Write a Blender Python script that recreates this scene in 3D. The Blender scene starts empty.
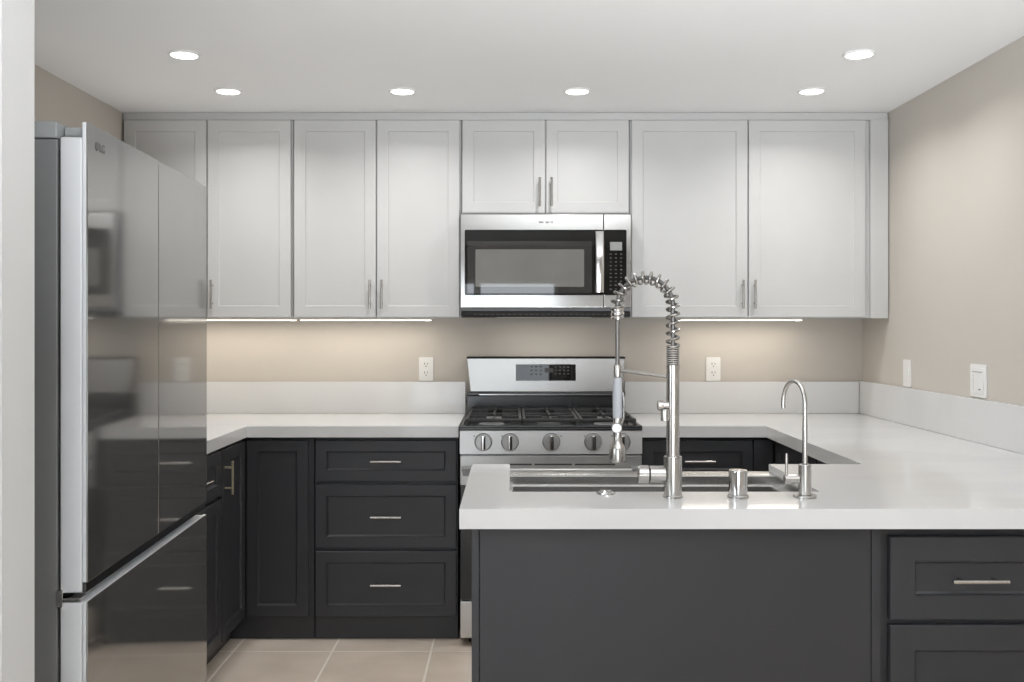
import bpy, bmesh, math, random
from mathutils import Vector, Matrix

scene = bpy.context.scene
COL = scene.collection
random.seed(4)
PI = math.pi

# ---------------------------------------------------------------- camera
CAM_Z = 1.339
cam_d = bpy.data.cameras.new('camera')
cam_d.sensor_width = 36.0
cam_d.lens = 1003.0 / 1024.0 * 36.0
cam_d.shift_y = -15.0 / 1024.0
cam_d.clip_start = 0.05
cam_o = bpy.data.objects.new('camera', cam_d)
cam_o.location = (0.0, 0.0, CAM_Z)
cam_o.rotation_euler = (PI / 2, 0, 0)
COL.objects.link(cam_o)
scene.camera = cam_o

# ---------------------------------------------------------------- colour management, world
vs = scene.view_settings
scene.display_settings.display_device = 'sRGB'
vs.view_transform = 'Standard'
vs.look = 'None'
vs.exposure = 0.13
vs.gamma = 1.0
vs.use_curve_mapping = False

world = bpy.data.worlds.new('daylight')
scene.world = world
world.use_nodes = True
wn = world.node_tree.nodes
wn['Background'].inputs['Color'].default_value = (0.86, 0.93, 1.0, 1)
wn['Background'].inputs['Strength'].default_value = 1.6

HC = 2.31                       # ceiling height
XL, XR, YB = -1.772, 1.712, 4.902
RX0, RY0 = -3.0, -3.2           # the dining end of the room behind the camera


def area_light(name, loc, rot, sx, sy, power, color, parent=None, shape='RECTANGLE', spread=PI):
    l = bpy.data.lights.new(name, 'AREA')
    l.shape = shape
    l.size = sx
    l.size_y = sy
    l.energy = power
    l.color = color
    l.spread = spread
    o = bpy.data.objects.new(name, l)
    o.location = loc
    o.rotation_euler = rot
    COL.objects.link(o)
    if parent:
        o.parent = parent
    return o


# daylight coming in through the glazed door and an unseen side window added as fill
DAY = (0.88, 0.945, 1.0)
area_light('daylight_door', (-0.40, RY0 - 0.25, 1.02), (PI / 2, 0, 0), 1.9, 1.75, 26, DAY)
area_light('added_window_fill', (RX0 - 0.25, -0.9, 1.45), (0, -PI / 2, 0), 1.3, 2.4, 45, DAY)  # fill light standing outside the added window
# unseen fill light added behind the camera, aimed up at the ceiling
area_light('added_bounce_fill', (0.55, -0.7, 0.85), (PI - 0.80, 0, 0), 0.6, 0.5, 53, (0.93, 0.965, 1.0), spread=math.radians(84))
DOWNLIGHT_W = 2.8
LED_W = 1.4


# ---------------------------------------------------------------- materials
def mat(name, col, rough=0.5, metal=0.0, spec=0.5, coat=0.0, ior=None, aniso=0.0):
    m = bpy.data.materials.new(name)
    m.use_nodes = True
    b = m.node_tree.nodes['Principled BSDF']
    b.inputs['Base Color'].default_value = (col[0], col[1], col[2], 1)
    b.inputs['Roughness'].default_value = rough
    b.inputs['Metallic'].default_value = metal
    b.inputs['Specular IOR Level'].default_value = spec
    b.inputs['Coat Weight'].default_value = coat
    b.inputs['Coat Roughness'].default_value = 0.05
    if ior:
        b.inputs['IOR'].default_value = ior
    if aniso:
        b.inputs['Anisotropic'].default_value = aniso
    return m


def noise_mix(m, c1, c2, scale=(1, 1, 1), nscale=5.0, detail=4.0, lo=0.35, hi=0.65, bump=0.0, bump_scale=None, rough=None):
    """mottle the base colour between c1 and c2 with object-space noise; optional bump"""
    nt = m.node_tree
    b = nt.nodes['Principled BSDF']
    tc = nt.nodes.new('ShaderNodeTexCoord')
    mp = nt.nodes.new('ShaderNodeMapping')
    mp.inputs['Scale'].default_value = scale
    nz = nt.nodes.new('ShaderNodeTexNoise')
    nz.inputs['Scale'].default_value = nscale
    nz.inputs['Detail'].default_value = detail
    cr = nt.nodes.new('ShaderNodeValToRGB')
    cr.color_ramp.elements[0].position = lo
    cr.color_ramp.elements[0].color = (*c1, 1)
    cr.color_ramp.elements[1].position = hi
    cr.color_ramp.elements[1].color = (*c2, 1)
    L = nt.links.new
    L(tc.outputs['Object'], mp.inputs['Vector'])
    L(mp.outputs['Vector'], nz.inputs['Vector'])
    L(nz.outputs['Fac'], cr.inputs['Fac'])
    L(cr.outputs['Color'], b.inputs['Base Color'])
    if bump:
        n2 = nt.nodes.new('ShaderNodeTexNoise')
        n2.inputs['Scale'].default_value = bump_scale or nscale
        n2.inputs['Detail'].default_value = 3
        L(mp.outputs['Vector'], n2.inputs['Vector'])
        bp = nt.nodes.new('ShaderNodeBump')
        bp.inputs['Strength'].default_value = bump
        bp.inputs['Distance'].default_value = 0.002
        L(n2.outputs['Fac'], bp.inputs['Height'])
        L(bp.outputs['Normal'], b.inputs['Normal'])
    if rough:
        mr = nt.nodes.new('ShaderNodeMapRange')
        mr.inputs['To Min'].default_value = rough[0]
        mr.inputs['To Max'].default_value = rough[1]
        L(nz.outputs['Fac'], mr.inputs['Value'])
        L(mr.outputs['Result'], b.inputs['Roughness'])
    return m


def emit(name, col, strength):
    m = bpy.data.materials.new(name)
    m.use_nodes = True
    b = m.node_tree.nodes['Principled BSDF']
    b.inputs['Base Color'].default_value = (*col, 1)
    b.inputs['Emission Color'].default_value = (*col, 1)
    b.inputs['Emission Strength'].default_value = strength
    return m


M = {}
M['wall'] = noise_mix(mat('greige wall paint', (0.56, 0.505, 0.45), 0.75, spec=0.25), (0.575, 0.535, 0.485), (0.59, 0.55, 0.50), nscale=2.0, bump=0.08, bump_scale=160)
M['ceiling'] = noise_mix(mat('white ceiling paint', (0.8, 0.8, 0.795), 0.9, spec=0.2), (0.89, 0.895, 0.90), (0.905, 0.91, 0.915), nscale=1.5, bump=0.06, bump_scale=120)
M['trim_white'] = mat('white trim paint', (0.66, 0.66, 0.655), 0.5)
M['cab_white'] = noise_mix(mat('white cabinet lacquer', (0.80, 0.795, 0.785), 0.42), (0.56, 0.56, 0.555), (0.58, 0.58, 0.575), nscale=3)
M['cab_dark'] = noise_mix(mat('charcoal cabinet lacquer', (0.04, 0.042, 0.045), 0.42), (0.031, 0.032, 0.0365), (0.034, 0.035, 0.0395), nscale=3, bump=0.04, bump_scale=90)
M['cab_inside'] = mat('shadow gap melamine', (0.02, 0.02, 0.021), 0.7)
M['quartz'] = noise_mix(mat('white quartz', (0.8, 0.795, 0.785), 0.07, spec=0.5), (0.67, 0.67, 0.67), (0.695, 0.695, 0.695), scale=(1, 2.2, 1), nscale=1.6, detail=8, lo=0.40, hi=0.5)
M['steel'] = noise_mix(mat('brushed stainless steel', (0.62, 0.615, 0.60), 0.26, 1.0), (0.44, 0.435, 0.425), (0.46, 0.455, 0.445), scale=(2, 2, 260), nscale=3, rough=(0.13, 0.16))
M['steel_v'] = noise_mix(mat('brushed stainless steel sink', (0.62, 0.615, 0.60), 0.26, 1.0), (0.58, 0.575, 0.565), (0.64, 0.635, 0.625), scale=(2, 160, 160), nscale=3, rough=(0.18, 0.30))
M['nickel'] = noise_mix(mat('brushed nickel', (0.60, 0.58, 0.55), 0.25, 1.0), (0.46, 0.448, 0.43), (0.52, 0.505, 0.485), scale=(60, 60, 4), nscale=4, rough=(0.18, 0.30))
M['chrome'] = mat('polished steel', (0.58, 0.57, 0.56), 0.12, 1.0)
M['fridge_steel'] = noise_mix(mat('dark stainless fridge front', (0.40, 0.39, 0.38), 0.12, 0.86), (0.37, 0.36, 0.35), (0.38, 0.37, 0.36), scale=(2, 2, 120), nscale=2, rough=(0.06, 0.075))
M['fridge_edge'] = mat('silver fridge door edge', (0.74, 0.75, 0.77), 0.45, 0.35)
M['fridge_body'] = mat('grey fridge side panel', (0.22, 0.22, 0.225), 0.45, 0.2)
M['fridge_cap'] = mat('grey plastic hinge cover', (0.30, 0.31, 0.31), 0.55)
M['black_gloss'] = mat('black glass', (0.006, 0.006, 0.006), 0.025, spec=0.5)
M['black_enamel'] = mat('black enamel', (0.012, 0.012, 0.013), 0.22, spec=0.7)
M['iron'] = noise_mix(mat('cast iron', (0.02, 0.02, 0.021), 0.5), (0.018, 0.018, 0.019), (0.035, 0.035, 0.036), nscale=40, bump=0.15, bump_scale=200)
M['black_plastic'] = mat('black plastic', (0.010, 0.010, 0.010), 0.5, spec=0.25)
M['gasket'] = mat('dark rubber gasket', (0.03, 0.03, 0.03), 0.7)
M['mw_window'] = noise_mix(mat('perforated microwave window', (0.15, 0.15, 0.146), 0.02, spec=1.0), (0.165, 0.165, 0.158), (0.185, 0.185, 0.178), nscale=4)
M['mw_mid'] = mat('smoked microwave glass', (0.028, 0.028, 0.028), 0.02, spec=1.0)
M['display_grey'] = mat('grey display', (0.26, 0.27, 0.26), 0.25)
M['button_grey'] = mat('grey button print', (0.075, 0.075, 0.075), 0.5)
M['dim_print'] = mat('dim grey print', (0.05, 0.05, 0.052), 0.4)
M['logo_grey'] = mat('dark badge grey', (0.10, 0.10, 0.105), 0.4)
M['plate_white'] = mat('white plastic plate', (0.82, 0.81, 0.79), 0.35)
M['slot_dark'] = mat('dark socket slot', (0.05, 0.045, 0.04), 0.6)
M['hose_grey'] = mat('grey spray hose sleeve', (0.42, 0.44, 0.47), 0.45)
M['spring_steel'] = mat('darker spring steel', (0.36, 0.35, 0.335), 0.22, 1.0)
M['hose_braid'] = mat('grey braided hose', (0.17, 0.165, 0.16), 0.40, 0.8)
M['nickel_warm_light'] = mat('nickel with painted warm reflection', (0.66, 0.61, 0.44), 0.28, 0.9)  # nickel with the reflected warm light put into its colour
M['steel_guard'] = mat('satin stainless back guard', (0.40, 0.395, 0.385), 0.27, 0.9)
M['steel_soft'] = mat('satin stainless steel', (0.50, 0.495, 0.485), 0.34, 0.72)
M['knob_metal'] = mat('satin grey knob', (0.42, 0.42, 0.415), 0.32, 0.65)
M['led'] = emit('under cabinet light diffuser', (1.0, 0.95, 0.86), 3.0)
M['lamp_dim'] = emit('cooktop lamp lens', (0.7, 0.69, 0.66), 0.3)
M['ring_white'] = mat('white lamp ring', (0.86, 0.86, 0.855), 0.5)
M['lamp'] = emit('downlight lens', (1.0, 0.98, 0.95), 9.0)
M['door_white'] = mat('white door vinyl', (0.8, 0.8, 0.79), 0.4)

gl = bpy.data.materials.new('clear glazing')
gl.use_nodes = True
nt = gl.node_tree
nt.nodes.remove(nt.nodes['Principled BSDF'])
tr = nt.nodes.new('ShaderNodeBsdfTransparent')
gs = nt.nodes.new('ShaderNodeBsdfGlossy')
gs.inputs['Roughness'].default_value = 0.02
fr = nt.nodes.new('ShaderNodeFresnel')
fr.inputs['IOR'].default_value = 1.3
mx = nt.nodes.new('ShaderNodeMixShader')
nt.links.new(fr.outputs[0], mx.inputs[0])
nt.links.new(tr.outputs[0], mx.inputs[1])
nt.links.new(gs.outputs[0], mx.inputs[2])
nt.links.new(mx.outputs[0], nt.nodes['Material Output'].inputs['Surface'])
M['glass'] = gl


def tile_material():
    m = mat('beige stone floor tile', (0.5, 0.42, 0.34), 0.35)
    nt = m.node_tree
    N, L = nt.nodes, nt.links.new
    b = N['Principled BSDF']
    tc = N.new('ShaderNodeTexCoord')
    sep = N.new('ShaderNodeSeparateXYZ')
    L(tc.outputs['Object'], sep.inputs[0])
    P, G = 0.406, 0.0095
    ids, masks = [], []
    for ax, off in (('X', -0.333), ('Y', 4.127)):
        sub = N.new('ShaderNodeMath'); sub.operation = 'SUBTRACT'; sub.inputs[1].default_value = off
        L(sep.outputs[ax], sub.inputs[0])
        dv = N.new('ShaderNodeMath'); dv.operation = 'DIVIDE'; dv.inputs[1].default_value = P
        L(sub.outputs[0], dv.inputs[0])
        rd = N.new('ShaderNodeMath'); rd.operation = 'ROUND'
        L(dv.outputs[0], rd.inputs[0])
        df = N.new('ShaderNodeMath'); df.operation = 'SUBTRACT'
        L(dv.outputs[0], df.inputs[0]); L(rd.outputs[0], df.inputs[1])
        ab = N.new('ShaderNodeMath'); ab.operation = 'ABSOLUTE'
        L(df.outputs[0], ab.inputs[0])
        lt = N.new('ShaderNodeMapRange')
        lt.inputs['From Min'].default_value = G / 2 / P * 0.75
        lt.inputs['From Max'].default_value = G / 2 / P * 1.15
        L(ab.outputs[0], lt.inputs['Value'])
        masks.append(lt)
        fl = N.new('ShaderNodeMath'); fl.operation = 'FLOOR'
        L(dv.outputs[0], fl.inputs[0])
        ids.append(fl)
    mn = N.new('ShaderNodeMath'); mn.operation = 'MINIMUM'
    L(masks[0].outputs[0], mn.inputs[0]); L(masks[1].outputs[0], mn.inputs[1])
    cmb = N.new('ShaderNodeCombineXYZ')
    L(ids[0].outputs[0], cmb.inputs[0]); L(ids[1].outputs[0], cmb.inputs[1])
    wnz = N.new('ShaderNodeTexWhiteNoise'); wnz.noise_dimensions = '3D'
    L(cmb.outputs[0], wnz.inputs['Vector'])
    add = N.new('ShaderNodeVectorMath'); add.operation = 'MULTIPLY_ADD'
    add.inputs[1].default_value = (9, 9, 9)
    L(wnz.outputs['Color'], add.inputs[0]); L(tc.outputs['Object'], add.inputs[2])
    nz = N.new('ShaderNodeTexNoise'); nz.inputs['Scale'].default_value = 4.5; nz.inputs['Detail'].default_value = 7
    L(add.outputs[0], nz.inputs['Vector'])
    cr = N.new('ShaderNodeValToRGB')
    cr.color_ramp.elements[0].position = 0.3; cr.color_ramp.elements[0].color = (0.58, 0.49, 0.405, 1)
    cr.color_ramp.elements[1].position = 0.7; cr.color_ramp.elements[1].color = (0.71, 0.61, 0.515, 1)
    L(nz.outputs['Fac'], cr.inputs['Fac'])
    mxc = N.new('ShaderNodeMix'); mxc.data_type = 'RGBA'
    mxc.inputs['A'].default_value = (0.86, 0.79, 0.69, 1)
    L(mn.outputs[0], mxc.inputs['Factor']); L(cr.outputs['Color'], mxc.inputs['B'])
    L(mxc.outputs['Result'], b.inputs['Base Color'])
    bp = N.new('ShaderNodeBump'); bp.inputs['Strength'].default_value = 0.5; bp.inputs['Distance'].default_value = 0.002
    L(mn.outputs[0], bp.inputs['Height']); L(bp.outputs['Normal'], b.inputs['Normal'])
    return m


M['tile'] = tile_material()


# ---------------------------------------------------------------- mesh builder
class MB:
    """collects solids in one bmesh; build() links them as one object"""

    def __init__(self, org=(0, 0, 0)):
        self.bm = bmesh.new()
        self.org = Vector(org)
        self.mi = 0

    def _done(self, faces):
        for f in faces:
            f.material_index = self.mi
            f.smooth = True

    def box(self, x0, x1, y0, y1, z0, z1, bev=0.0, seg=2):
        vs = bmesh.ops.create_cube(self.bm, size=1.0)['verts']
        sx, sy, sz = abs(x1 - x0), abs(y1 - y0), abs(z1 - z0)
        for v in vs:
            v.co = Vector(((x0 + x1) / 2 + v.co.x * sx, (y0 + y1) / 2 + v.co.y * sy, (z0 + z1) / 2 + v.co.z * sz))
        fs = set(f for v in vs for f in v.link_faces)
        self._done(fs)
        if bev > 0:
            es = list({e for v in vs for e in v.link_edges})
            r = bmesh.ops.bevel(self.bm, geom=es, offset=min(bev, sx * .45, sy * .45, sz * .45), segments=seg, affect='EDGES', profile=0.5)
            self._done(r['faces'])
        return self

    def rings(self, loops, cap0=True, cap1=True, closed=False):
        """bridge a list of vertex rings (lists of points)"""
        L = [[self.bm.verts.new(p) for p in ring] for ring in loops]
        fs = []
        n = len(L[0])
        pairs = list(zip(L, L[1:])) + ([(L[-1], L[0])] if closed else [])
        for a, b in pairs:
            for i in range(n):
                j = (i + 1) % n
                fs.append(self.bm.faces.new((a[i], a[j], b[j], b[i])))
        if not closed:
            if cap0:
                fs.append(self.bm.faces.new(list(reversed(L[0]))))
            if cap1:
                fs.append(self.bm.faces.new(L[-1]))
        self._done(fs)
        return self

    def lathe(self, prof, c=(0, 0, 0), axis='z', n=28, cap0=True, cap1=True):
        """prof: list of (radius, t) along the axis from c"""
        c = Vector(c)
        loops = []
        for r, t in prof:
            ring = []
            for i in range(n):
                a = 2 * PI * i / n
                u, w = r * math.cos(a), r * math.sin(a)
                if axis == 'z':
                    p = Vector((u, w, t))
                elif axis == 'y':
                    p = Vector((w, t, u))
                else:
                    p = Vector((t, u, w))
                ring.append(c + p)
            loops.append(ring)
        return self.rings(loops, cap0, cap1)

    def cyl(self, c, r, t0, t1, axis='z', n=24, bev=0.0):
        if bev > 0:
            prof = [(r - bev, t0), (r, t0 + bev), (r, t1 - bev), (r - bev, t1)]
        else:
            prof = [(r, t0), (r, t1)]
        return self.lathe(prof, c, axis, n)

    def tube(self, pts, r, n=10, closed=False):
        pts = [Vector(p) for p in pts]
        loops = []
        N = len(pts)
        prev = None
        for i, p in enumerate(pts):
            a = pts[i - 1] if (i > 0 or closed) else p
            b = pts[(i + 1) % N] if (i < N - 1 or closed) else p
            t = (b - a).normalized()
            if prev is None:
                up = Vector((0, 0, 1)) if abs(t.z) < 0.9 else Vector((0, 1, 0))
                u = t.cross(up).normalized()
            else:
                u = (prev - t * prev.dot(t)).normalized()
            prev = u
            w = t.cross(u)
            rr = r[i] if isinstance(r, (list, tuple)) else r
            loops.append([p + (u * math.cos(2 * PI * k / n) + w * math.sin(2 * PI * k / n)) * rr for k in range(n)])
        return self.rings(loops, closed=closed)

    def prism(self, poly, z0, z1):
        """polygon in x,y (counter-clockwise) extruded from z0 to z1"""
        lo = [self.bm.verts.new((x, y, z0)) for x, y in poly]
        hi = [self.bm.verts.new((x, y, z1)) for x, y in poly]
        fs = [self.bm.faces.new(list(reversed(lo))), self.bm.faces.new(hi)]
        n = len(poly)
        for i in range(n):
            j = (i + 1) % n
            fs.append(self.bm.faces.new((lo[i], lo[j], hi[j], hi[i])))
        self._done(fs)
        return self

    def profile_x(self, poly, x0, x1):
        """polygon in (y,z) swept along x"""
        a = [(x0, y, z) for y, z in poly]
        b = [(x1, y, z) for y, z in poly]
        return self.rings([a, b])

    def plate(self, x0, x1, z0, z1, y0, y1, r, n=5):
        """rounded-corner plate in the xz plane between y0 and y1"""
        ring = []
        for cx, cz, a0 in ((x1 - r, z1 - r, 0), (x0 + r, z1 - r, PI / 2), (x0 + r, z0 + r, PI), (x1 - r, z0 + r, 1.5 * PI)):
            for k in range(n + 1):
                a = a0 + PI / 2 * k / n
                ring.append((cx + r * math.cos(a), cz + r * math.sin(a)))
        return self.rings([[(x, y0, z) for x, z in ring], [(x, y1, z) for x, z in ring]])

    def shaker(self, x0, x1, z0, z1, y=0.0, t=0.02, fw=0.052, rec=0.011, bv=0.007, e=0.002):
        """a five-piece door front: raised frame, recessed flat panel; faces -y"""
        def ring(i, yy):
            return [(x0 + i, yy, z0 + i), (x1 - i, yy, z0 + i), (x1 - i, yy, z1 - i), (x0 + i, yy, z1 - i)]
        return self.rings([ring(0, y + t), ring(0, y + e), ring(e, y), ring(fw, y), ring(fw + bv * .35, y + rec * .7), ring(fw + bv, y + rec)])

    def build(self, name, m, parent=None, sharp=35):
        me = bpy.data.meshes.new(name)
        bmesh.ops.recalc_face_normals(self.bm, faces=self.bm.faces[:])
        for v in self.bm.verts:
            v.co -= self.org
        self.bm.to_mesh(me)
        self.bm.free()
        for k in (m if isinstance(m, (list, tuple)) else [m]):
            me.materials.append(k)
        me.set_sharp_from_angle(angle=math.radians(sharp))
        o = bpy.data.objects.new(name, me)
        COL.objects.link(o)
        wn_ = o.modifiers.new('flat faces', 'WEIGHTED_NORMAL')
        wn_.keep_sharp = True
        if parent is not None:
            o.parent = parent
        else:
            o.location = self.org
        return o


def tag(o, label, cat, group=None):
    o['label'] = label
    o['category'] = cat
    if group:
        o['group'] = group
    return o


def thing(name, label, cat, loc=(0, 0, 0), rz=0.0, group=None):
    o = bpy.data.objects.new(name, None)
    o.empty_display_size = 0.1
    o.location = loc
    o.rotation_euler = (0, 0, rz)
    COL.objects.link(o)
    return tag(o, label, cat, group)


def structure(name, mb, m):
    o = mb.build(name, m)
    o['kind'] = 'structure'
    return o


def copy_tree(o, parent=None):
    c = o.copy()
    COL.objects.link(c)
    if parent is not None:
        c.parent = parent
    for ch in list(o.children):
        copy_tree(ch, c)
    return c


def text_mesh(body, size, depth, align='CENTER'):
    cu = bpy.data.curves.new('lettering', 'FONT')
    cu.body = body
    cu.size = size
    cu.extrude = depth
    cu.align_x = align
    cu.align_y = 'CENTER'
    o = bpy.data.objects.new('lettering', cu)
    COL.objects.link(o)
    dg = bpy.context.evaluated_depsgraph_get()
    me = bpy.data.meshes.new_from_object(o.evaluated_get(dg))
    bpy.data.objects.remove(o)
    return me


def text_part(name, body, size, loc, m, parent, depth=0.0006, stretch=1.0):
    me = text_mesh(body, size, depth)
    me.transform(Matrix.Translation(loc) @ Matrix.Rotation(PI / 2, 4, 'X') @ Matrix.Diagonal((stretch, 1, 1, 1)))
    me.materials.clear()
    me.materials.append(m)
    o = bpy.data.objects.new(name, me)
    COL.objects.link(o)
    o.parent = parent
    return o


# ---------------------------------------------------------------- the room
structure('floor', MB().box(RX0, XR + .1, RY0 - .1, YB + .1, -0.1, 0.0), M['tile'])
structure('ceiling', MB().box(RX0 - .1, XR + .1, RY0 - .1, YB + .1, HC, HC + 0.1), M['ceiling'])
structure('wall_back', MB().box(XL - .1, XR + .1, YB, YB + .1, 0, HC), M['wall'])
structure('wall_right', MB().box(XR, XR + .1, RY0 - .1, YB, 0, HC), M['wall'])
structure('wall_left', MB().box(XL - .1, XL, 1.906, YB, 0, HC), M['wall'])
structure('wall_partition', MB().box(RX0, -0.907, 1.782, 1.906, 0, HC, 0.001), M['trim_white'])
# dining end: wall with a glazed sliding door, side wall with an unseen window added for more light
dx0, dx1, dz1 = -1.36, 0.56, 1.90
structure('wall_rear', MB().box(RX0 - .1, dx0, RY0 - .1, RY0, 0, HC).box(dx1, XR, RY0 - .1, RY0, 0, HC).box(dx0, dx1, RY0 - .1, RY0, dz1, HC), M['wall'])
wy0, wy1, wz0, wz1 = -2.1, 0.3, 0.8, 2.1
structure('wall_side', MB().box(RX0 - .1, RX0, RY0, wy0, 0, HC).box(RX0 - .1, RX0, wy1, 1.906, 0, HC)
          .box(RX0 - .1, RX0, wy0, wy1, 0, wz0).box(RX0 - .1, RX0, wy0, wy1, wz1, HC), M['wall'])
d1 = structure('door_1', MB().box(dx0, dx0 + .05, RY0 - .09, RY0 + .01, 0, dz1, .003).box(dx1 - .05, dx1, RY0 - .09, RY0 + .01, 0, dz1, .003)
               .box(dx0 + .05, dx1 - .05, RY0 - .09, RY0 + .01, dz1 - .05, dz1, .003).box(dx0 + .05, dx1 - .05, RY0 - .09, RY0 + .01, 0, .03, .003)
               .box(-0.46, -0.38, RY0 - .07, RY0 - .01, .03, dz1 - .05, .003), M['door_white'])
MB().box(dx0 + .05, -0.46, RY0 - .045, RY0 - .039, .03, dz1 - .05).box(-0.38, dx1 - .05, RY0 - .045, RY0 - .039, .03, dz1 - .05).build('door_pane', M['glass'], d1)
w1 = structure('added_window_1', MB().box(RX0 - .09, RX0 + .01, wy0, wy0 + .05, wz0, wz1, .003).box(RX0 - .09, RX0 + .01, wy1 - .05, wy1, wz0, wz1, .003)
               .box(RX0 - .09, RX0 + .01, wy0 + .05, wy1 - .05, wz1 - .05, wz1, .003).box(RX0 - .09, RX0 + .02, wy0 + .05, wy1 - .05, wz0, wz0 + .05, .003), M['door_white'])
MB().box(RX0 - .045, RX0 - .039, wy0 + .05, wy1 - .05, wz0 + .05, wz1 - .05).build('added_window_pane', M['glass'], w1)


# ---------------------------------------------------------------- cabinets
def bar_handle(parent, cx, cz, length=0.131, vertical=False, r=0.0052, off=0.03, yf=0.0):
    mb = MB()
    h = length / 2
    q = length * 0.31
    if vertical:
        mb.cyl((cx, yf - off, 0), r, cz - h, cz + h, 'z', 14, .001)
        for s in (-1, 1):
            mb.cyl((cx, 0, cz + s * q), r * .8, yf - off, yf + .001, 'y', 12)
    else:
        mb.cyl((0, yf - off, cz), r, cx - h, cx + h, 'x', 14, .001)
        for s in (-1, 1):
            mb.cyl((cx + s * q, 0, cz), r * .8, yf - off, yf + .001, 'y', 12)
    return mb.build('handle', M['nickel'], parent)


def panel(root, kind, x0, x1, z0, z1, m, handle=None, fw=0.052, **kw):
    """one shaker front with its pull; handle = (x, z, vertical)"""
    d = MB().shaker(x0, x1, z0, z1, fw=fw, **kw).build(kind, m, root)
    if handle:
        bar_handle(d, handle[0], handle[1], vertical=handle[2])
    return d


DZ = ((0.677, 0.852), (0.394, 0.663), (0.101, 0.380))      # drawer heights of a three-drawer base


def carcass(root, w, depth, z0, z1, m, x0=0.0, toe=True, toe_y=0.024):
    MB().box(x0, x0 + w, 0.0212, depth, z0, z1, .001).build('carcass', m, root)
    if toe:
        MB().box(x0, x0 + w, toe_y, depth, 0.001, z0 - .0005, .001).build('toe_kick', m, root)


CD, CW = M['cab_dark'], M['cab_white']
YF = 4.27                 # door faces of the back run
CT, CTH = 0.914, 0.047    # worktop height and edge
ZC = CT - CTH - 0.0015    # top of the carcasses

# drawer base beside the range
r = thing('drawer_base_cabinet', 'charcoal three drawer base cabinet between the corner doors and the range', 'cabinet', (-0.842, YF, 0))
carcass(r, 0.611, 0.625, .095, ZC, CD)
for z0, z1 in DZ:
    panel(r, 'drawer', 0.005, 0.606, z0, z1, CD, (0.307, (z0 + z1) / 2, False), fw=0.047)

# corner base with two doors meeting at the inside corner (one L-shaped thing)
r = thing('corner_base_cabinet', 'charcoal inside corner base cabinet with two tall doors meeting at a right angle', 'cabinet', (-1.134, YF, 0))
MB().prism([(-0.631, 0.628), (-0.631, -0.345), (-0.0212, -0.345), (-0.0212, 0.0212), (0.288, 0.0212), (0.288, 0.628)], .095, ZC).build('carcass', CD, r)
MB().prism([(-0.631, 0.628), (-0.631, -0.345), (-0.071, -0.345), (-0.071, 0.024), (0.288, 0.024), (0.288, 0.628)], .001, .0945).build('toe_kick', CD, r)
panel(r, 'door', 0.003, 0.266, .101, .852, CD, fw=.047)
d = MB().shaker(0.0, 0.335, .101, .852, fw=.047)
for v in d.bm.verts:
    v.co = Vector((-v.co.y, v.co.x - 0.342, v.co.z))
d = d.build('door', CD, r)
hb = bar_handle(d, 0.035, 0.739, vertical=True)
hb.data.materials[0] = M['nickel_warm_light']  # same nickel pull, warm reflection painted in
hb['label'] = 'nickel bar pull tinted with reflected warm light'
hb.data.transform(Matrix.Translation((0, -0.342, 0)) @ Matrix.Rotation(PI / 2, 4, 'Z'))

# base beside the fridge, facing into the kitchen
r = thing('base_cabinet', 'charcoal base cabinet with one drawer over a door beside the fridge', 'cabinet', (-1.134, 3.335, 0), PI / 2)
carcass(r, 0.589, 0.63, .095, ZC, CD, toe_y=.071)
panel(r, 'drawer', 0.004, 0.582, *DZ[0], CD, (0.30, .7645, False), fw=.047)
panel(r, 'door', 0.004, 0.582, .101, .663, CD, (0.045, .57, True), fw=.047)

# drawer base on the far side of the range
r = thing('drawer_base_cabinet', 'charcoal drawer base cabinet beside the range, seen past the sink faucet', 'cabinet', (0.551, YF, 0))
carcass(r, 0.561, 0.625, .095, ZC, CD)
for z0, z1 in DZ:
    panel(r, 'drawer', 0.005, 0.475, z0, z1, CD, (0.245, (z0 + z1) / 2, False), fw=.047)
MB().box(0.479, 0.561, 0.002, 0.0205, .101, .852, .001).build('filler_strip', CD, r)

# run along the side wall, facing the fridge
for i, (yy, ww, lb) in enumerate(((4.262, .58, 'charcoal two door base cabinet in the corner of the side wall run'),
                                  (3.680, .58, 'charcoal two door base cabinet in the side wall run next to the peninsula'))):
    r = thing('side_base_cabinet', lb, 'cabinet', (1.118, yy, 0), -PI / 2)
    carcass(r, ww, 0.588, .095, ZC, CD)
    panel(r, 'drawer', 0.004, ww - .004, *DZ[0], CD, (ww / 2, .7645, False), fw=.047)
    panel(r, 'door', 0.004, ww / 2 - .0015, .101, .663, CD, (ww / 2 - .035, .57, True), fw=.047)
    panel(r, 'door', ww / 2 + .0015, ww - .004, .101, .663, CD, (ww / 2 + .035, .57, True), fw=.047)

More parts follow.
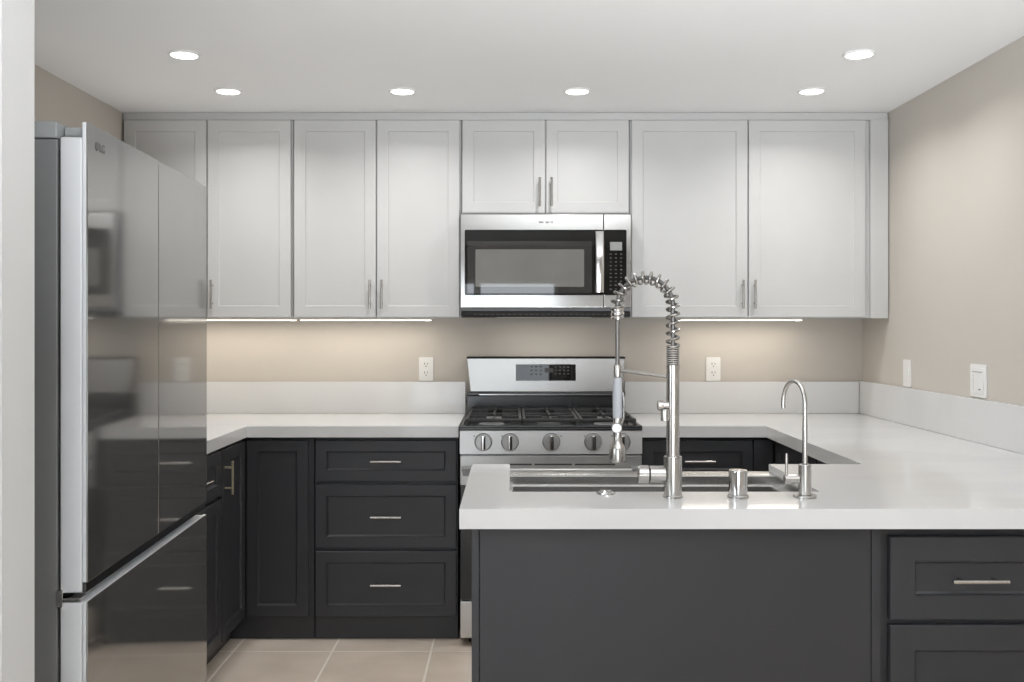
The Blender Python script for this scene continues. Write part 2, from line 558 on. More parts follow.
# sink base inside the peninsula (hollow: the sink hangs in it)
PF = 2.36
r = thing('sink_base_cabinet', 'wide plain charcoal back panel and end of the peninsula sink cabinet', 'cabinet', (-0.095, PF, 0))
MB().box(0.0185, 0.941, 0.004, 0.022, .001, ZC, .001).build('back_panel', CD, r)
MB().box(0.0, 0.0175, 0.0, 0.69, .001, ZC, .0015).build('end_panel', CD, r)
MB().box(0.9415, 0.962, 0.0, 0.69, .001, ZC, .0015).build('filler_strip', CD, r)
MB().box(0.018, 0.941, 0.0225, 0.64, .08, .098).build('bottom_panel', CD, r)
MB().box(0.018, 0.941, 0.60, 0.615, .001, .0795).build('toe_kick', CD, r)
for a, b in ((0.02, 0.478), (0.482, 0.939)):
    d = MB().shaker(a, b, .101, .63, fw=.052)
    for v in d.bm.verts:
        v.co = Vector((v.co.x, 0.665 - v.co.y, v.co.z))
    d = d.build('door', CD, r)
    h = bar_handle(d, (b - .035) if a < .1 else (a + .035), .56, vertical=True)
    h.data.transform(Matrix.Translation((0, 0.665, 0)) @ Matrix.Diagonal((1, -1, 1, 1)))
    h.data.flip_normals()

# drawer bases of the peninsula, facing the dining end
for x0, ww, lb in ((0.872, 0.459, 'charcoal drawer base cabinet with a steel pull, beside the plain peninsula panel'),
                   (1.334, 0.372, 'charcoal drawer base cabinet at the wall end of the peninsula')):
    r = thing('peninsula_drawer_cabinet', lb, 'cabinet', (x0, PF, 0))
    carcass(r, ww, 0.68, .095, ZC, CD, toe_y=.06)
    for z0, z1 in ((.647, .843), (.372, .634), (.101, .359)):
        panel(r, 'drawer', 0.018, ww - .008, z0, z1, CD, (ww / 2 - .011, (z0 + z1) / 2 - (.001 if z0 > .6 else .02), False), fw=.058)

# upper cabinets
UY = 4.55
UZ0, UZ1 = 1.376, 2.274


def upper(label, x0, x1, splits, z0, hz, name='wall_cabinet', handles=(1, 1), lean=0):
    r = thing(name, label, 'cabinet', (x0, UY, 0))
    w = x1 - x0
    MB().box(0.0005, w - .0005, 0.0212, 0.35, z0, UZ1 + .001, .001).build('carcass', CW, r)
    for k, (a, b, hs) in enumerate(splits):
        hx = (b - .024) if hs > 0 else (a + .024)
        panel(r, 'door', a - x0, b - x0, z0 + .003, UZ1 - .001, CW, (hx - x0, hz, True) if hs else None, fw=.050, rec=.007, bv=.007)
    return r


def ux(px):
    return (px - 512) / 220.44


upper('white two door wall cabinet above the fridge', XL + .003, ux(292.3), ((ux(123.6), ux(206.2), 1), (ux(207.4), ux(290.6), -1)), UZ0, 1.482)
upper('white two door wall cabinet between the fridge and the microwave', ux(292.6), ux(460.9), ((ux(294.2), ux(375.8), 1), (ux(377.0), ux(459.4), -1)), UZ0, 1.482)
upper('short white two door wall cabinet above the microwave', ux(461.2), ux(630.1), ((ux(462.6), ux(545.0), 1), (ux(546.2), ux(628.7), -1)), 1.848, 1.944, 'short_wall_cabinet')
r = upper('large white two door wall cabinet above the white wall outlet and curved faucets', ux(630.4), XR - .004,
          ((ux(631.8), ux(747.5), 1), (ux(748.8), ux(865.6), -1)), UZ0, 1.482, 'large_wall_cabinet')
MB().box(ux(870.5) - ux(630.4), XR - .004 - ux(630.4), 0.0, 0.0205, UZ0 - .002, UZ1 + .001, .002).build('filler_strip', CW, r)
structure('trim_1', MB().box(XL + .003, XR - .003, UY + .012, UY + .03, UZ1 + .002, HC - .001, .002), CW)

# ---------------------------------------------------------------- worktops and upstands
def edge_strip(mb, x0, x1, y0, y1):
    mb.box(x0, x1, y0, y1, CT - CTH, CT - 0.0215)


mb = MB()
mb.prism([(XL + .002, 3.016), (-1.125, 3.016), (-1.125, 4.25), (-0.2265, 4.25), (-0.2265, YB - .002), (XL + .002, YB - .002)], CT - .0215, CT)
edge_strip(mb, -1.147, -1.125, 3.016, 4.272)
edge_strip(mb, -1.125, -0.2265, 4.25, 4.272)
edge_strip(mb, XL + .002, -1.147, 3.016, 3.024)
tag(mb.build('worktop', M['quartz']), 'white quartz corner worktop running from the fridge to the range', 'worktop')

SX0, SX1, SY0, SY1 = -0.0065, 0.790, 2.572, 3.086     # sink cut-out, open towards the aisle
PX0, PY0, PY1 = -0.1225, 2.331, 3.086
mb = MB()
mb.prism([(PX0, PY0), (XR - .002, PY0), (XR - .002, YB - .002), (0.549, YB - .002), (0.549, 4.25), (1.078, 4.25), (1.078, PY1),
          (SX1, PY1), (SX1, SY0), (SX0, SY0), (SX0, PY1), (PX0, PY1)], CT - .0215, CT)
edge_strip(mb, PX0, XR - .002, PY0, PY0 + .022)
edge_strip(mb, PX0, PX0 + .022, PY0 + .022, PY1)
edge_strip(mb, PX0 + .022, SX0 - .03, PY1 - .022, PY1)
edge_strip(mb, SX1 + .032, 1.10, PY1 - .022, PY1)
edge_strip(mb, 1.078, 1.10, PY1, 4.272)
edge_strip(mb, 0.549, 1.078, 4.25, 4.272)
edge_strip(mb, SX1 + .031, SX1 + .04, SY1 - .3, PY1 - .022)
tag(mb.build('worktop', M['quartz']), 'long white quartz worktop with the sink cut-out, wrapping around the peninsula', 'worktop')

US = 1.068
tag(MB().box(XL + .022, -0.2265, YB - .0205, YB - .001, CT + .0005, US, .0015).build('backsplash', M['quartz']), 'low white quartz backsplash behind the corner worktop beside the fridge', 'backsplash')
tag(MB().box(0.549, XR - .0225, YB - .0205, YB - .001, CT + .0005, US, .0015).build('backsplash', M['quartz']), 'low white quartz backsplash on the back wall behind the faucets', 'backsplash')
tag(MB().box(XR - .0205, XR - .001, PY0 + .02, YB - .001, CT + .0005, 1.073, .0015).build('backsplash', M['quartz']), 'low white quartz backsplash along the side wall under the switches', 'backsplash')
tag(MB().box(XL + .001, XL + .0205, 3.016, YB - .001, CT + .0005, US, .0015).build('backsplash', M['quartz']), 'low white quartz backsplash on the wall behind the fridge corner', 'backsplash')

# ---------------------------------------------------------------- sink
SO = (0.3918, 2.80, 0.64)
sk = thing('sink', 'stainless steel apron workstation sink with a ledge in the peninsula worktop', 'sink', SO)
ZR = CT - .0225
sx0, sx1, sy0, sy1 = SX0 - .006, SX1 - .004, SY0 - .008, 2.995


def rect(i, z, j=None):
    return [(sx0 + i, sy0 + i, z), (sx1 - i, sy0 + i, z), (sx1 - i, sy1 - i, z), (sx0 + i, sy1 - i, z)]


mb = MB(SO)
# rim, wall, ledge, wall, floor, then outside back up: one folded sheet
mb.rings([rect(-.028, ZR - .004), rect(-.028, ZR), rect(-.002, ZR), rect(0, ZR - .002), rect(0, ZR - .026), rect(.014, ZR - .027), rect(.016, ZR - .029),
          rect(.018, .68), rect(.03, .668), rect(.03, .664), rect(.016, .672), rect(.0165, ZR - .032), rect(-.0018, ZR - .030), rect(-.0018, ZR - .004)], closed=True)
fl = [mb.bm.verts.new(p) for p in rect(.03, .666)]
mb._done([mb.bm.faces.new(fl)])
mb.build('basin', M['steel_v'], sk)
MB(SO).box(sx0 - .020, sx1 + .018, sy1 + .0285, sy1 + .095, ZR - .035, ZR + .0005, .006, 3).box(sx0 - .020, sx1 + .018, sy1 + .084, sy1 + .095, .655, ZR - .03, .003).build('apron', M['steel_v'], sk)
MB(SO).lathe([(.057, .0005), (.055, .004), (.046, .003), (.044, -.0)], (0.39, 2.78, .667)).build('drain', M['chrome'], sk)

# ---------------------------------------------------------------- spring faucet
FO = (0.399, 2.488, CT + .0006)
fa = thing('spring_faucet', 'tall brushed nickel spring faucet with a hanging spray head at the sink', 'faucet', FO)
NK = M['nickel']
MB().lathe([(.0245, 0), (.0245, .004), (.0225, .006), (.0225, .100), (.0212, .102)]).build('base', NK, fa)
MB().lathe([(.0162, .102), (.0162, .200), (.0158, .2005), (.0158, .2025), (.0162, .203), (.0162, .318), (.0172, .3185), (.0172, .327), (.0162, .328)]).build('post', NK, fa)
# collar of tight coils
prof = []
for k in range(9):
    z = .328 + k * .0054
    prof += [(.0135, z), (.0165, z + .0014), (.0172, z + .0027), (.0165, z + .004), (.0135, z + .0053)]
MB().lathe(prof).build('coil_sleeve', NK, fa)
# mixer on the side
MB().lathe([(.021, -.020), (.021, -.0565), (.0195, -.058)], (0, 0, .057), 'x').build('valve_body', NK, fa)
MB().lathe([(.0195, -.060), (.0225, -.0615), (.0225, -.085), (.0205, -.087)], (0, 0, .057), 'x').build('mixer_handle', NK, fa)
MB().cyl((0, 0, .057), .016, -.0605, -.0565, 'x').build('gasket_ring', M['black_plastic'], fa)
# diverter on the post
MB().lathe([(.0095, -.012), (.0095, -.024), (.012, -.025), (.013, -.034), (.0115, -.0385), (.006, -.0395)], (0, -.006, .228), 'x').lathe([(.009, .190), (.0105, .192), (.0105, .216), (.009, .219)], (-.0215, -.012, 0), 'z').build('diverter', NK, fa)

DX, DY = -0.13, 0.07
dirh = Vector((DX, DY, 0)).normalized()
reach = math.hypot(DX, DY)
half = reach / 2
z_top0, z_spring, z_apex = .374, .476, .546
cl = []
for k in range(14):
    cl.append(Vector((0, 0, z_top0 - .01 + (z_spring - z_top0 + .01) * k / 13)))
for k in range(1, 49):
    a = PI - PI * k / 48
    cl.append(dirh * (half + half * math.cos(a)) + Vector((0, 0, z_spring + (z_apex - z_spring) * math.sin(a))))
end_arc = len(cl)
for k in range(1, 8):
    cl.append(dirh * reach + Vector((0, 0, z_spring - k * .004)))
path = cl[:]
for k in range(1, 20):
    cl.append(dirh * reach + Vector((0, 0, z_spring - .028 - k * (.476 - .028 - .325) / 19)))
MB().tube(cl, .0056, 12).build('hose', M['hose_braid'], fa)
# open spring round the hose
seg = [0.0]
for a, b in zip(path, path[1:]):
    seg.append(seg[-1] + (b - a).length)
tot = seg[-1]


def at_len(s):
    for i in range(len(path) - 1):
        if s <= seg[i + 1] or i == len(path) - 2:
            f = (s - seg[i]) / max(1e-9, seg[i + 1] - seg[i])
            return path[i].lerp(path[i + 1], f), (path[min(i + 1, len(path) - 1)] - path[max(i - 1, 0)]).normalized()


nrm = Vector((0, 0, 1)).cross(dirh).normalized()
turns, per = 18, 24
hel = []
for k in range(turns * per + 1):
    p, t = at_len(.006 + (tot - .008) * k / (turns * per))
    u = nrm
    w = t.cross(u).normalized()
    a = 2 * PI * k / per
    hel.append(p + (u * math.cos(a) + w * math.sin(a)) * .0146)
MB().tube(hel, .0035, 8).build('spring', M['spring_steel'], fa)
hp = dirh * reach
MB().lathe([(.0075, .440), (.0165, .441), (.0172, .446), (.0155, .449), (.0172, .452), (.0172, .458), (.0155, .461), (.0168, .464), (.0155, .472), (.010, .474)], (hp.x, hp.y, 0)).build('spring_collar', NK, fa)
# docking arm and spray head
MB().tube([Vector((0, 0, .298)) + dirh * .0155, hp + Vector((0, 0, .311)) - dirh * .0095], .0046, 10).build('docking_arm', NK, fa)
MB().lathe([(.0065, .294), (.0098, .295), (.0105, .300), (.0105, .322), (.0095, .326), (.006, .327)], (hp.x, hp.y, 0)).build('docking_ring', NK, fa)
sh = MB().lathe([(.009, .293), (.0105, .290), (.0122, .25), (.0122, .205), (.0115, .190)], (hp.x, hp.y, 0)).build('spray_head', M['hose_grey'], fa)
MB().lathe([(.0105, .1895), (.0105, .178), (.0120, .165), (.0110, .145), (.0115, .128), (.0180, .119), (.0208, .110), (.0212, .082), (.0190, .077)], (hp.x, hp.y, 0)).build('spray_nozzle', NK, sh)
MB().tube([(hp.x + .014, hp.y - .004, .255), (hp.x + .0165, hp.y - .006, .23), (hp.x + .0155, hp.y - .006, .195), (hp.x + .010, hp.y - .004, .172)], .0028, 8).build('spray_lever', NK, sh)
MB().lathe([(.011, -.010), (.0125, -.012), (.0125, -.021), (.011, -.0225)], (hp.x - .004, hp.y, .166), 'y').build('spray_button', M['knob_metal'], sh)

# ---------------------------------------------------------------- filter tap, air gap, air switch
RO = (0.7265, 2.488, CT + .0006)
ro = thing('filter_faucet', 'slim gooseneck drinking water faucet with a small upright lever', 'faucet', RO)
MB().lathe([(.0285, 0), (.0285, .004), (.0265, .006), (.018, .0065)]).build('flange', NK, ro)
MB().lathe([(.0157, .0068), (.0157, .080), (.0145, .0815), (.007, .082)]).build('body', NK, ro)
d2 = Vector((-0.043, 0.040, 0))
rc = d2.length / 2
d2.normalize()
pts = [Vector((0, 0, .0825 + (.232 - .0825) * k / 8)) for k in range(9)]
for k in range(1, 25):
    a = PI - (PI + .28) * k / 24
    pts.append(d2 * (rc + rc * math.cos(a)) + Vector((0, 0, .232 + .055 * math.sin(a))))
MB().tube(pts, [.0064] * 6 + [.0058] * 3 + [.0054] * 24, 12).build('spout', NK, ro)
MB().cyl((0, 0, .044), .0118, -.051, -.0148, 'x', 20, .001).build('valve_body', NK, ro)
MB().cyl((-.0455, 0, 0), .0038, .0545, .108, 'z', 12, .001).build('lever', NK, ro)

ag = thing('air_gap_cap', 'stubby brushed nickel dishwasher air gap cap beside the tall faucet', 'air gap', (0.560, 2.486, CT + .0006))
MB().lathe([(.0262, 0), (.0262, .004), (.0235, .007), (.0235, .0075)]).build('flange', NK, ag)
MB().lathe([(.0232, .0078), (.0232, .064), (.0215, .068), (.012, .0685)]).build('cap', M['chrome'], ag)
sw = thing('air_switch_button', 'small flat round metal disposal button on the worktop before the sink', 'button', (0.238, 2.5425, CT + .0006))
MB().lathe([(.0245, 0), (.0240, .003), (.0150, .0055), (.0148, .0045)]).build('ring', M['chrome'], sw)
MB().lathe([(.0143, .0048), (.0143, .0075), (.012, .009), (.003, .0093)]).build('push_button', M['chrome'], sw)

# ---------------------------------------------------------------- range
GX0, GX1 = -0.2175, 0.5425
GC = (GX0 + GX1) / 2
GO = (GC, 4.5, 0)
g = thing('gas_range', 'stainless steel slide-in gas range with five knobs and a tall back guard', 'range', GO)
ST = M['steel']
MB(GO).box(GX0, GX1, 4.226, 4.86, .03, .9045, .002).build('body', ST, g)
for x in (GX0 + .05, GX1 - .05):
    for y in (4.27, 4.80):
        MB(GO).cyl((x, y, 0), .018, .0005, .0295, 'z', 14).build('foot', M['black_plastic'], g)
# cooktop tray with raised lip
mb = MB(GO)
mb.box(GX0 - .001, GX1 + .001, 4.178, 4.80, .9055, .914, .002)
mb.box(GX0 - .001, GX1 + .001, 4.178, 4.196, .913, .924, .003)
mb.box(GX0 - .001, GX0 + .014, 4.196, 4.79, .912, .922, .003)
mb.box(GX1 - .014, GX1 + .001, 4.196, 4.79, .912, .922, .003)
mb.build('cooktop', M['black_enamel'], g)
# five burners
for bx, by, br in ((GC - .25, 4.34, .044), (GC - .25, 4.63, .036), (GC, 4.485, .05), (GC + .25, 4.34, .05), (GC + .25, 4.63, .034)):
    b = MB(GO).lathe([(br + .012, .9125), (br + .010, .918), (br, .920), (br - .002, .928)], (bx, by, 0)).build('burner', M['fridge_body'], g)
    MB(GO).lathe([(br - .004, .9285), (br - .004, .934), (br - .009, .937)], (bx, by, 0)).build('burner_cap', M['iron'], b)
# three grates
gw = (GX1 - GX0 - .04) / 3
for k in range(3):
    a, b = GX0 + .02 + gw * k + .002, GX0 + .02 + gw * (k + 1) - .002
    y0, y1, z0, z1 = 4.20, 4.775, .936, .950
    mb = MB(GO)
    mb.box(a, b, y0, y0 + .014, z0, z1, .003).box(a, b, y1 - .014, y1, z0, z1, .003)
    mb.box(a, a + .013, y0 + .014, y1 - .014, z0, z1, .003).box(b - .013, b, y0 + .014, y1 - .014, z0, z1, .003)
    mb.box(a + .013, b - .013, 4.480, 4.494, z0, z1, .003)
    mc = (a + b) / 2
    for (u, v) in ((y0 + .014, 4.30), (4.38, 4.48), (4.494, 4.59), (4.67, y1 - .014)):
        mb.box(mc - .005, mc + .005, u, v, z0, z1 + .003, .002)
    for yy in (4.34, 4.63):
        mb.box(a + .013, a + .085, yy - .005, yy + .005, z0, z1 + .003, .002).box(b - .085, b - .013, yy - .005, yy + .005, z0, z1 + .003, .002)
    for xx in (a + .007, b - .007):
        for yy in (y0 + .008, 4.487, y1 - .008):
            mb.box(xx - .006, xx + .006, yy - .006, yy + .006, .9125, z0 + .002, .001)
    mb.build('grate', M['iron'], g)
# back guard
MB(GO).box(GX0 + .001, GX1 - .001, 4.802, 4.862, .912, 1.022, .004).box(GX0 + .001, GX1 - .001, 4.784, 4.802, 1.004, 1.0235, .005).build('riser', M['black_enamel'], g)
MB(GO).box(GX0 + .06, GX1 - .03, 4.7815, 4.7838, 1.010, 1.0135).build('riser_trim', ST, g)
bgp = MB(GO)
ring = lambda y, i, zb, zt, zz: [(GX0 + .022 + i + .006, y, zb), (GX1 - .022 - i - .006, y, zb), (GX1 - .022 - i, y, zt), (GX0 + .022 + i, y, zt)]
bgp.rings([[(GX0 + .019, 4.878, 1.025), (GX1 - .019, 4.878, 1.025), (GX1 - .001, 4.878, 1.186), (GX0 + .001, 4.878, 1.186)],
           [(GX0 + .019, 4.786, 1.025), (GX1 - .019, 4.786, 1.025), (GX1 - .001, 4.793, 1.186), (GX0 + .001, 4.793, 1.186)],
           [(GX0 + .022, 4.784, 1.028), (GX1 - .022, 4.784, 1.028), (GX1 - .004, 4.790, 1.183), (GX0 + .004, 4.790, 1.183)]])
bgp.build('back_guard', M['steel_guard'], g)
MB(GO).box(GX0, GX1, 4.788, 4.88, 1.1862, 1.1915, .002).build('guard_cap', M['black_plastic'], g)


def on_guard(z, lift=0.0):      # y of the sloped guard face at height z
    return 4.784 + (z - 1.028) / (1.183 - 1.028) * .006 - lift


x0, x1 = 0.018, 0.304
dp = MB(GO).rings([[(x0, on_guard(1.078, -.0005), 1.078), (x1, on_guard(1.078, -.0005), 1.078), (x1, on_guard(1.156, -.0005), 1.156), (x0, on_guard(1.156, -.0005), 1.156)],
                   [(x0, on_guard(1.078, .004), 1.078), (x1, on_guard(1.078, .004), 1.078), (x1, on_guard(1.156, .004), 1.156), (x0, on_guard(1.156, .004), 1.156)]]).build('control_display', M['black_gloss'], g)
mb = MB(GO)
for cx_, cz_ in [(x0 + .075 + i * .022, 1.145 - j * .018) for i in range(3) for j in range(3)] + [(x0 + .19 + i * .02, 1.143 - j * .016) for i in range(4) for j in range(3)]:
    mb.box(cx_ - .005, cx_ + .005, on_guard(cz_, .0046), on_guard(cz_, .0041), cz_ - .003, cz_ + .003)
mb.box(x0 + .138, x0 + .178, on_guard(1.13, .0058), on_guard(1.13, .0042), 1.118, 1.138)
mb.build('touch_keys', M['dim_print'], dp)
# knob panel
kp = MB(GO).profile_x([(4.2255, .806), (4.176, .806), (4.184, .902), (4.2255, .9045)], GX0, GX1).build('knob_panel', M['steel_soft'], g)
for px in (483.4, 510.0, 551.3, 593.0, 621.5):
    kx = (px - 512) / 239.6
    c = (kx, 0, .855)
    kn = MB(GO).lathe([(.036, 4.182), (.036, 4.172), (.0345, 4.170), (.0335, 4.160), (.031, 4.157)], c, 'y', 32).build('knob', M['knob_metal'], g)
    MB(GO).lathe([(.0375, 4.1845), (.0375, 4.1795), (.0362, 4.179)], c, 'y', 32).build('knob_skirt', M['black_plastic'], kn)
    MB(GO).box(kx - .009, kx + .009, 4.141, 4.158, .855 - .030, .855 + .031, .004).build('knob_grip', M['chrome'], kn)
mb = MB(GO)
for px in (474.2, 502.0, 561.0, 584.5, 612):
    kx = (px - 512) / 239.6
    mb.cyl((kx, 0, .879), .004, 4.182, 4.1829, 'y', 12)
mb.build('burner_marks', M['logo_grey'], kp)
# oven door
od = MB(GO).box(GX0 + .001, GX1 - .001, 4.184, 4.225, .674, .798, .003).build('oven_door', M['steel_soft'], g)
MB(GO).box(GX0 + .001, GX1 - .001, 4.188, 4.225, .196, .6735, .003).build('oven_window', M['black_gloss'], od)
mb = MB(GO)
for a, b in ((-.205 + .19, .083), (.093, .25), (.262, .43)):
    mb.box(a, b, 4.1832, 4.1845, .758, .765)
mb.build('vent_slots', M['slot_dark'], od)
mb = MB(GO)
mb.box(GX0 + .046, GX1 - .046, 4.118, 4.138, .722, .752, .006, 3)
mb.build('door_handle', M['steel_soft'], od)
for hx in (GX0 + .03, GX1 - .03):
    MB(GO).rings([[(hx - .021, 4.121, .753), (hx + .021, 4.121, .753), (hx + .014, 4.121, .722), (hx - .014, 4.121, .722)],
                  [(hx - .021, 4.1845, .753), (hx + .021, 4.1845, .753), (hx + .014, 4.1845, .722), (hx - .014, 4.1845, .722)]]).build('handle_bracket', M['fridge_body'], od)
MB(GO).box(GX0 + .001, GX1 - .001, 4.186, 4.225, .036, .189, .003).build('storage_drawer', ST, g)

# ---------------------------------------------------------------- microwave
MX0, MX1 = -0.2295, 0.530
MY = 4.454
MO = ((MX0 + MX1) / 2, 4.68, 1.378)
m = thing('microwave', 'stainless steel microwave mounted over the range with a black window', 'microwave', MO)
MB(MO).box(MX0 + .002, MX1 - .002, MY + .030, 4.895, 1.405, 1.843, .002).build('case', M['fridge_body'], m)
MB(MO).box(MX0 + .004, MX1 - .004, MY + .006, 4.86, 1.380, 1.4045, .004).build('vent_grille', M['black_plastic'], m)
mb = MB(MO)
for i in range(26):
    xx = MX0 + .06 + i * .025
    mb.box(xx, xx + .015, MY + .0045, MY + .0065, 1.388, 1.393)
mb.build('grille_slots', M['slot_dark'], m)
XS = (603.6 - 512) / 225.2
lp = MB(MO).box(-0.07, 0.37, 4.66, 4.70, 1.3785, 1.3797, .0004).build('cooktop_lamp', M['lamp_dim'], m)
area_light('cooktop_glow', (0, 0, 1.3775 - MO[2]), (0, 0, 0), .44, .04, 0.85, (1.0, 0.95, 0.88), m)
dr = MB(MO).box(MX0, XS - .0006, MY, MY + .029, 1.4205, 1.836, .003).build('door', ST, m)
cpn = MB(MO).box(XS + .0006, MX1, MY, MY + .029, 1.4205, 1.836, .003).build('control_panel', ST, m)
mb = MB(MO)
for a, b in ((538.8, 543.6), (545.6, 549.4), (550.4, 553.2)):
    mb.box((a - 512) / 225.2, (b - 512) / 225.2, MY - .0006, MY + .0006, 1.796, 1.804)
mb.build('badge', M['display_grey'], dr)
wx0, wx1 = (464.7 - 512) / 225.2, (626.5 - 512) / 225.2
MB(MO).plate(wx0, XS - .0008, 1.4755, 1.7665, MY + .001, MY - .0022, .006).build('door_glass', M['black_gloss'], dr)
MB(MO).plate(wx0 + .012, .355, 1.485, 1.716, MY - .0015, MY - .0028, .004).build('window_border', M['mw_mid'], dr)
MB(MO).plate((475.5 - 512) / 225.2, (584 - 512) / 225.2, 1.513, 1.679, MY - .002, MY - .0033, .003).build('window', M['mw_window'], dr)
hd = MB(MO)
hx0, hx1 = (595 - 512) / 225.2, (603.3 - 512) / 225.2
hp_ = []
for k in range(9):
    f = k / 8
    z = 1.487 + (1.757 - 1.487) * f
    yb = MY - .030 - .010 * math.sin(PI * f)
    hp_.append([(hx0, yb + .012, z), (hx0, yb + .003, z), (hx0 + .006, yb, z), (hx1 - .006, yb, z), (hx1, yb + .003, z), (hx1, yb + .012, z)])
hd.rings(hp_)
for z in (1.502, 1.742):
    hd.box(hx0 + .008, hx1 - .008, MY - .024, MY - .001, z - .010, z + .010, .002)
hd.build('door_handle', M['chrome'], dr)
MB(MO).plate(XS + .0012, wx1, 1.4755, 1.7665, MY + .001, MY - .0022, .006).build('control_glass', M['black_gloss'], cpn)
cx0 = (610 - 512) / 225.2
MB(MO).box(cx0, (622 - 512) / 225.2, MY - .0028, MY - .002, 1.6745, 1.712, .0003).build('clock_display', M['display_grey'], cpn)
mb = MB(MO)
for j in range(10):
    for i in range(3):
        cx_, cz_ = cx0 + .003 + i * .023, 1.658 - j * .0172
        w_ = .006 if (i + j) % 3 else .008
        mb.box(cx_ - w_ * .6, cx_ + w_ * .6, MY - .0027, MY - .002, cz_ - .0022, cz_ + .0022)
mb.build('keypad', M['button_grey'], cpn)

# ---------------------------------------------------------------- refrigerator
A_ = Vector((-0.867, 2.05, 0))
B_ = Vector((-0.914, 3.004, 0))
ang = math.atan2(B_.y - A_.y, B_.x - A_.x)
FW = (B_ - A_).length
f = thing('refrigerator', 'tall dark stainless french door refrigerator with a bottom freezer drawer', 'refrigerator', (A_.x, A_.y, 0), ang)
FS, FE = M['fridge_steel'], M['fridge_edge']
MB().box(.004, FW - .004, .062, .765, .03, 1.722, .004).build('body', M['fridge_body'], f)
MB().box(.002, FW - .002, .063, .70, 1.7235, 1.758, .004).build('top_cap', M['fridge_cap'], f)
for x in (.05, FW - .05):
    for y in (.12, .70):
        MB().cyl((x, y, 0), .02, .0005, .0295, 'z', 12).build('foot', M['black_plastic'], f)
for y_, nm in ((.0565, 'gasket'),):
    MB().box(.012, FW - .012, .0572, .0615, .06, 1.70).build(nm, M['gasket'], f)
for k, (a, b) in enumerate(((.0, FW / 2 - .0022), (FW / 2 + .0022, FW))):
    # liner box with a bright edge, thin front skin that stands up above it
    dd = MB().box(a + .0012, b - .0012, .0115, .0565, .793, 1.726, .004).build('door', FE, f)
    MB().box(a, b, 0.0, .003, .815, 1.756, .0012).build('door_skin', FS, dd)
    MB().box(a + .0002, b - .0002, .0032, .0113, .815, 1.7555, .001).build('door_edge', FE, dd)
    MB().box(a + .002, b - .002, .004, .0112, .793, .8147, .002).build('pocket_handle', M['black_enamel'], dd)
    MB().box((a + .035) if k == 0 else (b - .12), (a + .12) if k == 0 else (b - .035), .018, .0615, 1.7275, 1.752, .004).build('hinge_cover', M['fridge_cap'], dd)
fz = MB().box(.0012, FW - .0012, .0115, .0565, .060, .774, .004).build('freezer_drawer', FE, f)
MB().box(0.0, FW, 0.0, .003, .060, .775, .0012).build('drawer_skin', FS, fz)
MB().box(.0002, FW - .0002, .0032, .0113, .060, .7755, .001).build('drawer_edge', FE, fz)
MB().box(-.002, .030, .014, .060, .7785, .7835, .001).box(-.003, .003, .050, .0615, .765, .800, .001).build('hinge', M['chrome'], f)
MB().box(.03, FW - .03, .03, .60, .012, .055, .003).build('kick_grille', M['black_plastic'], f)
# badge
bd = MB().lathe([(.0095, .0002), (.0095, -.0012), (.0085, -.0016)], (.052, 0, 1.715), 'y', 24).build('badge_disc', M['logo_grey'], f)
text_part('badge_letters', 'LG', .026, (.083, -.0004, 1.7145), M['logo_grey'], f, .0006)

# ---------------------------------------------------------------- outlets and switches
def outlet(x, z, label):
    o = thing('wall_outlet', label, 'outlet', (x, YB - .0005, z), 0, 'duplex outlets on the back wall')
    MB().plate(-.035, .035, -.058, .058, 0, -.0055, .006).build('cover_plate', M['plate_white'], o)
    for s in (-1, 1):
        rc_ = MB().plate(-.0165, .0165, s * .0215 - .0165, s * .0215 + .0165, -.005, -.0078, .007).build('receptacle', M['plate_white'], o)
        MB().box(-.0085, -.0058, -.0083, -.0076, s * .0215 + .000, s * .0215 + .010).box(.0058, .0085, -.0083, -.0076, s * .0215 + .001, s * .0215 + .009)\
            .cyl((0, 0, s * .0215 - .008), .0028, -.0083, -.0076, 'y', 12).build('slots', M['slot_dark'], rc_)
    MB().cyl((0, 0, 0), .003, -.0062, -.005, 'y', 12).build('screw', M['plate_white'], o)
    return o


outlet(-0.4195, 1.129, 'white duplex outlet on the back wall between the fridge and the range')
outlet(0.983, 1.129, 'white duplex outlet on the back wall under the large wall cabinet')

s1 = thing('light_switch', 'narrow white rocker switch plate on the side wall, closest to the corner', 'switch', (XR - .0005, 4.337, 1.135), -PI / 2)
MB().plate(-.038, .038, -.0585, .0585, 0, -.0055, .006).build('cover_plate', M['plate_white'], s1)
MB().plate(-.0165, .0165, -.033, .033, -.005, -.0085, .003).build('rocker', M['plate_white'], s1)
MB().cyl((0, 0, .048), .003, -.0062, -.005, 'y', 12).cyl((0, 0, -.048), .003, -.0062, -.005, 'y', 12).build('screw', M['plate_white'], s1)

s2 = thing('dimmer_switch', 'wide white dimmer control plate with small indicator dots on the side wall', 'switch', (XR - .0005, 3.672, 1.139), -PI / 2)
MB().plate(-.062, .062, -.060, .060, 0, -.006, .006).build('cover_plate', M['plate_white'], s2)
MB().plate(-.046, .046, -.046, .046, -.0055, -.009, .004).build('control_pad', M['plate_white'], s2)
mb = MB()
for k in range(7):
    mb.cyl((-.030, 0, -.030 + k * .008), .0018, -.0096, -.0088, 'y', 10)
mb.build('indicator_dots', M['display_grey'], s2)
mb = MB()
for k in range(5):
    mb.box(-.036 + k * .016, -.036 + k * .016 + .010, -.0096, -.0088, .030, .034)
mb.box(.012, .028, -.0096, -.0088, -.034, -.029)
mb.build('key_marks', M['display_grey'], s2)

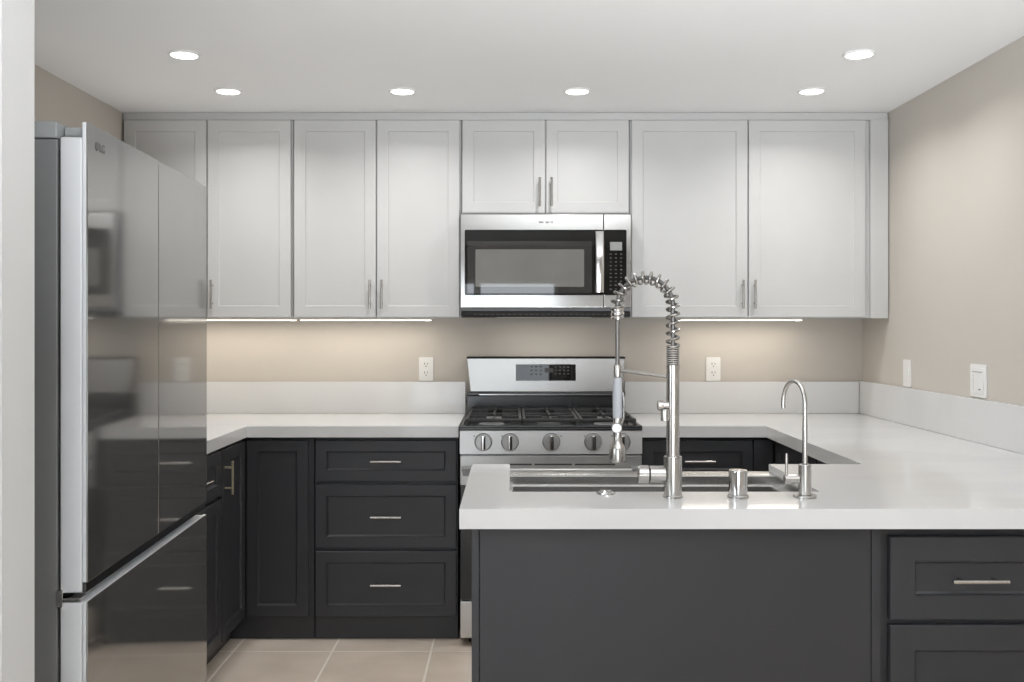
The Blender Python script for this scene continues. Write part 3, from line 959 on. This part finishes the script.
# ---------------------------------------------------------------- under-cabinet lights
def led(x0, x1, label):
    y0, y1 = YB - .165, YB - .135
    c = ((x0 + x1) / 2, (y0 + y1) / 2, UZ0 - .0005)
    o = thing('under_cabinet_light', label, 'light', c, 0, 'light strips under the wall cabinets')
    MB(c).box(x0, x1, y0, y1, UZ0 - .0085, UZ0 - .001, .001).build('housing', M['plate_white'], o)
    MB(c).box(x0 + .004, x1 - .004, y0 + .004, y1 - .004, UZ0 - .0115, UZ0 - .0085, .001).build('diffuser', M['led'], o)
    MB(c).box(x1 - .03, x1 - .012, y0 + .006, y1 - .006, UZ0 - .016, UZ0 - .0115, .001).build('end_clip', M['plate_white'], o)
    area_light('under_cabinet_glow', (0, 0, -.0185), (0, 0, 0), x1 - x0 - .02, .02, LED_W * (x1 - x0), (1.0, 0.90, 0.76), o)


led(-1.70, -1.02, 'slim glowing light strip under the wall cabinet nearest the fridge')
led(-1.005, -0.379, 'slim glowing light strip under the wall cabinet beside the microwave')
led(0.795, 1.375, 'slim glowing light strip under the large wall cabinet above the faucets')

# ---------------------------------------------------------------- recessed ceiling lights
def downlight(x, y, label):
    o = thing('recessed_downlight', label, 'ceiling light', (x, y, HC - .0005), 0, 'recessed ceiling downlights')
    MB().lathe([(.0575, 0), (.0575, -.003), (.0545, -.006), (.047, -.0065), (.0455, -.004), (.0455, -.001)], cap0=True, cap1=True).build('trim_ring', M['ring_white'], o)
    MB().lathe([(.0450, -.0012), (.0450, -.0055), (.040, -.0075), (.01, -.008)]).build('lens', M['lamp'], o)
    area_light('downlight_beam', (0, 0, -.010), (0, 0, 0), .085, .085, DOWNLIGHT_W, (1.0, 0.985, 0.965), o, 'DISK', math.radians(146))


downlight(-1.17, 3.58, 'round recessed ceiling light above the near side of the refrigerator')
downlight(-1.17, 4.135, 'round recessed ceiling light before the wall cabinet above the fridge')
downlight(-0.452, 4.135, 'round recessed ceiling light before the cabinet between fridge and microwave')
downlight(0.269, 4.135, 'round recessed ceiling light before the short cabinet above the microwave')
downlight(1.235, 4.135, 'round recessed ceiling light before the large wall cabinet, close to it')
downlight(1.237, 3.575, 'round recessed ceiling light nearest the peninsula by the side wall')
